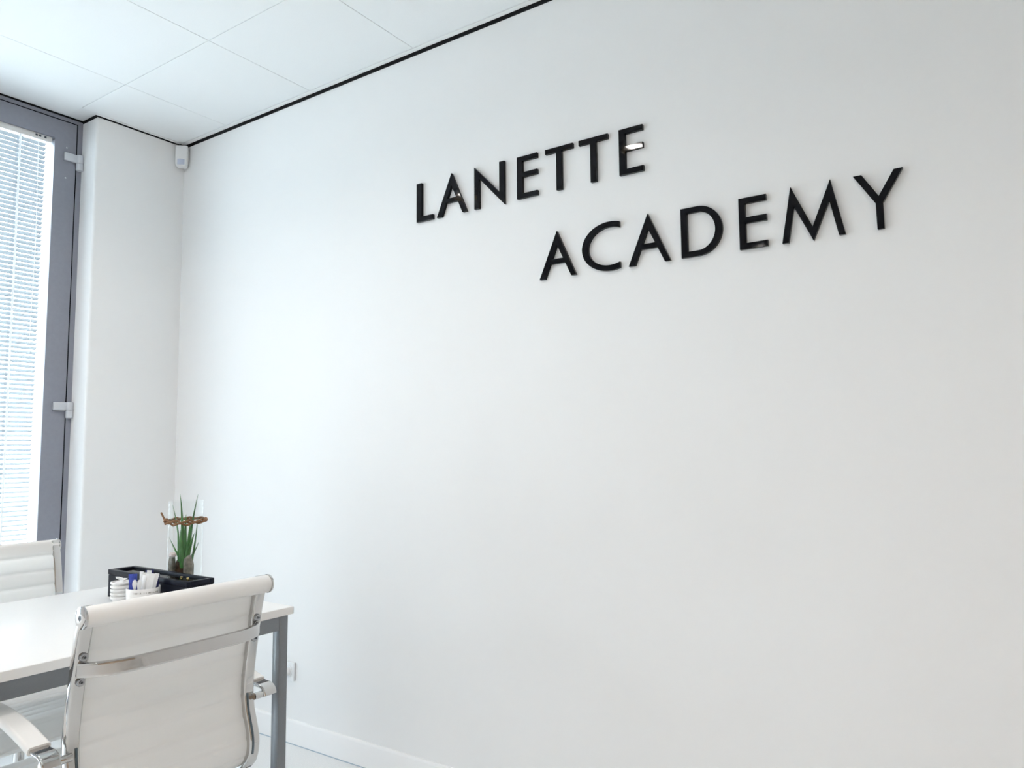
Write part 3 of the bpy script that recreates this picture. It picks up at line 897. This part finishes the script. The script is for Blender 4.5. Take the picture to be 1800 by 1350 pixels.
# ------------------------------------------------------------------ aloe in a glass cylinder
VX, VY, VR, VH = -0.7110, -1.2390, 0.0530, 0.3000
def vase():
    m = MB()
    m.lathe([(0.0, 0.0), (VR - 0.001, 0.0), (VR, 0.001), (VR, VH - 0.0008), (VR - 0.001, VH), (VR - 0.0020, VH - 0.0008), (VR - 0.0024, 0.008), (0.0, 0.007)], 48)
    o = m.build('glass_vase', VGLASS, None, smooth=40)
    o.location = (VX, VY, TZ)
    tag(o, 'tall clear glass cylinder vase holding an aloe plant', 'vase')
    pl = empty('aloe_plant', (VX, VY, TZ + 0.0085))
    tag(pl, 'green aloe plant with spiky upright leaves in the glass vase', 'plant')
    right = Vector((0.826 * 0 + math.cos(YAW), -math.sin(YAW), 0)); away = Vector((math.sin(YAW), math.cos(YAW), 0))
    def leaf(u0, v0, u1, v1, u2, v2, z0, z2, w):
        p0 = right * u0 + away * v0 + Vector((0, 0, z0)); p2 = right * u2 + away * v2 + Vector((0, 0, z2)); pm = right * u1 + away * v1 + Vector((0, 0, (z0 + z2) / 2))
        n = 12; rs = []
        for i in range(n + 1):
            t = i / n
            p = p0 * (1 - t) ** 2 + pm * (2 * t * (1 - t)) + p2 * t * t
            d = ((pm - p0) * (1 - t) + (p2 - pm) * t).normalized()
            rad = Vector((p.x, p.y, 0))
            rad = rad.normalized() if rad.length > 1e-5 else away
            rad = (rad - d * rad.dot(d)).normalized()
            s = d.cross(rad)
            ww = w * 0.98 * (1 - t ** 2.0) * (0.92 + 0.12 * math.sin(PI * min(1, t * 2.2))) + 0.0004
            tk = ww * 0.42
            rs.append([tuple(p + s * (ww * math.cos(a)) + rad * (tk * math.sin(a) + (ww * 0.35 * math.cos(a) ** 2 if math.sin(a) <= 0.01 else ww * 0.35 * math.cos(a) ** 2) * -1)) for a in [2 * PI * k / 10 for k in range(10)]])
        return MB().rings(rs).build('leaf', LEAF, pl, smooth=70)
    # (u across, v away): base, bend control, tip
    leaf(-0.012, 0.004, -0.010, 0.004, -0.023, 0.006, 0.100, 0.312, 0.0085)
    leaf(0.012, 0.000, 0.014, 0.004, 0.037, 0.002, 0.100, 0.312, 0.0085)
    leaf(0.003, -0.008, 0.003, -0.012, 0.005, -0.010, 0.095, 0.248, 0.0070)
    leaf(-0.016, -0.004, -0.016, -0.004, -0.044, 0.000, 0.100, 0.278, 0.0062)
    leaf(0.020, 0.010, 0.030, 0.012, 0.034, 0.012, 0.100, 0.240, 0.0070)
    leaf(-0.014, -0.012, -0.014, -0.018, -0.020, -0.014, 0.100, 0.222, 0.0078)
    leaf(0.014, -0.010, 0.020, -0.018, 0.021, -0.014, 0.100, 0.225, 0.0078)
    leaf(-0.010, -0.010, -0.026, -0.018, -0.045, -0.014, 0.105, 0.176, 0.0062)
    leaf(0.012, -0.014, 0.026, -0.024, 0.036, -0.016, 0.100, 0.190, 0.0080)
    leaf(0.014, 0.012, 0.030, 0.010, 0.040, 0.008, 0.105, 0.158, 0.0060)
    leaf(0.000, -0.018, -0.004, -0.024, -0.006, -0.022, 0.080, 0.200, 0.0085)
    # root ball
    bm = bmesh.new(); bmesh.ops.create_icosphere(bm, subdivisions=4, radius=1.0)
    rng = random.Random(5)
    from mathutils import noise as mnoise
    for v in bm.verts:
        k = 1 + 0.16 * mnoise.noise(v.co * 2.3) + 0.08 * mnoise.noise(v.co * 7)
        v.co = Vector((v.co.x * 0.025 * k, v.co.y * 0.025 * k, 0.064 + v.co.z * 0.055 * k)) + away * 0.010 - right * 0.008
    me = bpy.data.meshes.new('root_ball'); bm.to_mesh(me); bm.free(); me.shade_smooth(); me.materials.append(SOIL)
    ro = bpy.data.objects.new('root_ball', me); COL.objects.link(ro); ro.parent = pl
    # pieces of bark and a pale stone packed round the roots
    def chunk(name, u, v, z, sx, sy, sz, m_, lab, cat, seed):
        bm = bmesh.new(); bmesh.ops.create_icosphere(bm, subdivisions=3, radius=1.0)
        for w in bm.verts:
            k = 1 + 0.22 * mnoise.noise(w.co * 1.7 + Vector((seed, 0, 0))) + 0.07 * mnoise.noise(w.co * 6 + Vector((seed, 3, 0)))
            w.co = Vector([math.copysign(abs(q_) ** 0.6, q_) for q_ in w.co]) * k
            w.co = Vector((w.co.x * sx, w.co.y * sy, w.co.z * sz))
        me = bpy.data.meshes.new(name); bm.to_mesh(me); bm.free(); me.shade_smooth(); me.materials.append(m_)
        o = bpy.data.objects.new(name, me); COL.objects.link(o)
        q = Vector((VX, VY, 0)) + right * u + away * v
        o.location = (q.x, q.y, TZ + 0.0085 + z); o.rotation_euler = (0, 0, -YAW)
        tag(o, lab, cat)
    chunk('bark_chunk', 0.022, -0.022, 0.062, 0.015, 0.009, 0.054, BARK, 'grey-green bark chunk in the vase on the wall side', 'bark', 1.0)
    chunk('bark_chunk', -0.034, -0.014, 0.064, 0.009, 0.012, 0.056, BARK, 'grey bark chunk in the vase on the window side', 'bark', 4.0)
    chunk('pale_stone', -0.024, -0.032, 0.124, 0.011, 0.007, 0.007, PINK, 'small pale pink stone in the vase beside the leaves', 'stone', 8.0)
    # twisted rattan twine round the neck
    tw = empty('rattan_twine', (VX, VY, TZ + 0.236))
    tag(tw, 'twisted brown rattan twine tied round the glass vase', 'twine')
    for k in range(3):
        path = []
        n = 150
        for i in range(n + 1):
            a = 2 * PI * i / n
            ph = a * 9 + k * 2 * PI / 3
            rr = VR + 0.0068 + 0.0030 * math.cos(ph)
            # sags on the side that faces the room
            q = right * (rr * math.cos(a)) + away * (rr * math.sin(a))
            sag = -0.007 * max(0, -math.sin(a)) * (1 if k == 1 else 0.25) + (0.003 if k == 2 else 0)
            path.append((q.x, q.y, 0.0030 * math.sin(ph) + sag))
        MB().tube(path, 0.0031, 7, caps=False).build('strand', TWINE, tw, smooth=60)
    tail = [right * (-0.055) + away * (-0.010) + Vector((0, 0, 0.000)), right * (-0.063) + away * (-0.010) + Vector((0, 0, 0.004)), right * (-0.069) + away * (-0.008) + Vector((0, 0, 0.013)), right * (-0.078) + away * (-0.004) + Vector((0, 0, 0.026))]
    MB().tube(catmull(tail, 5), [0.0036] * 8 + [0.0030] * 8, 8).build('twine_end', TWINE, tw, smooth=60)
    knot = right * (-0.056) + away * (-0.016)
    kb = MB(); kb.tube([tuple(knot + Vector((0, 0, -0.010))), tuple(knot + right * -0.003 + Vector((0, 0, 0.0))), tuple(knot + Vector((0, 0, 0.009)))], [0.003, 0.0062, 0.003], 9)
    kb.build('knot', TWINE, tw, smooth=60)
vase()
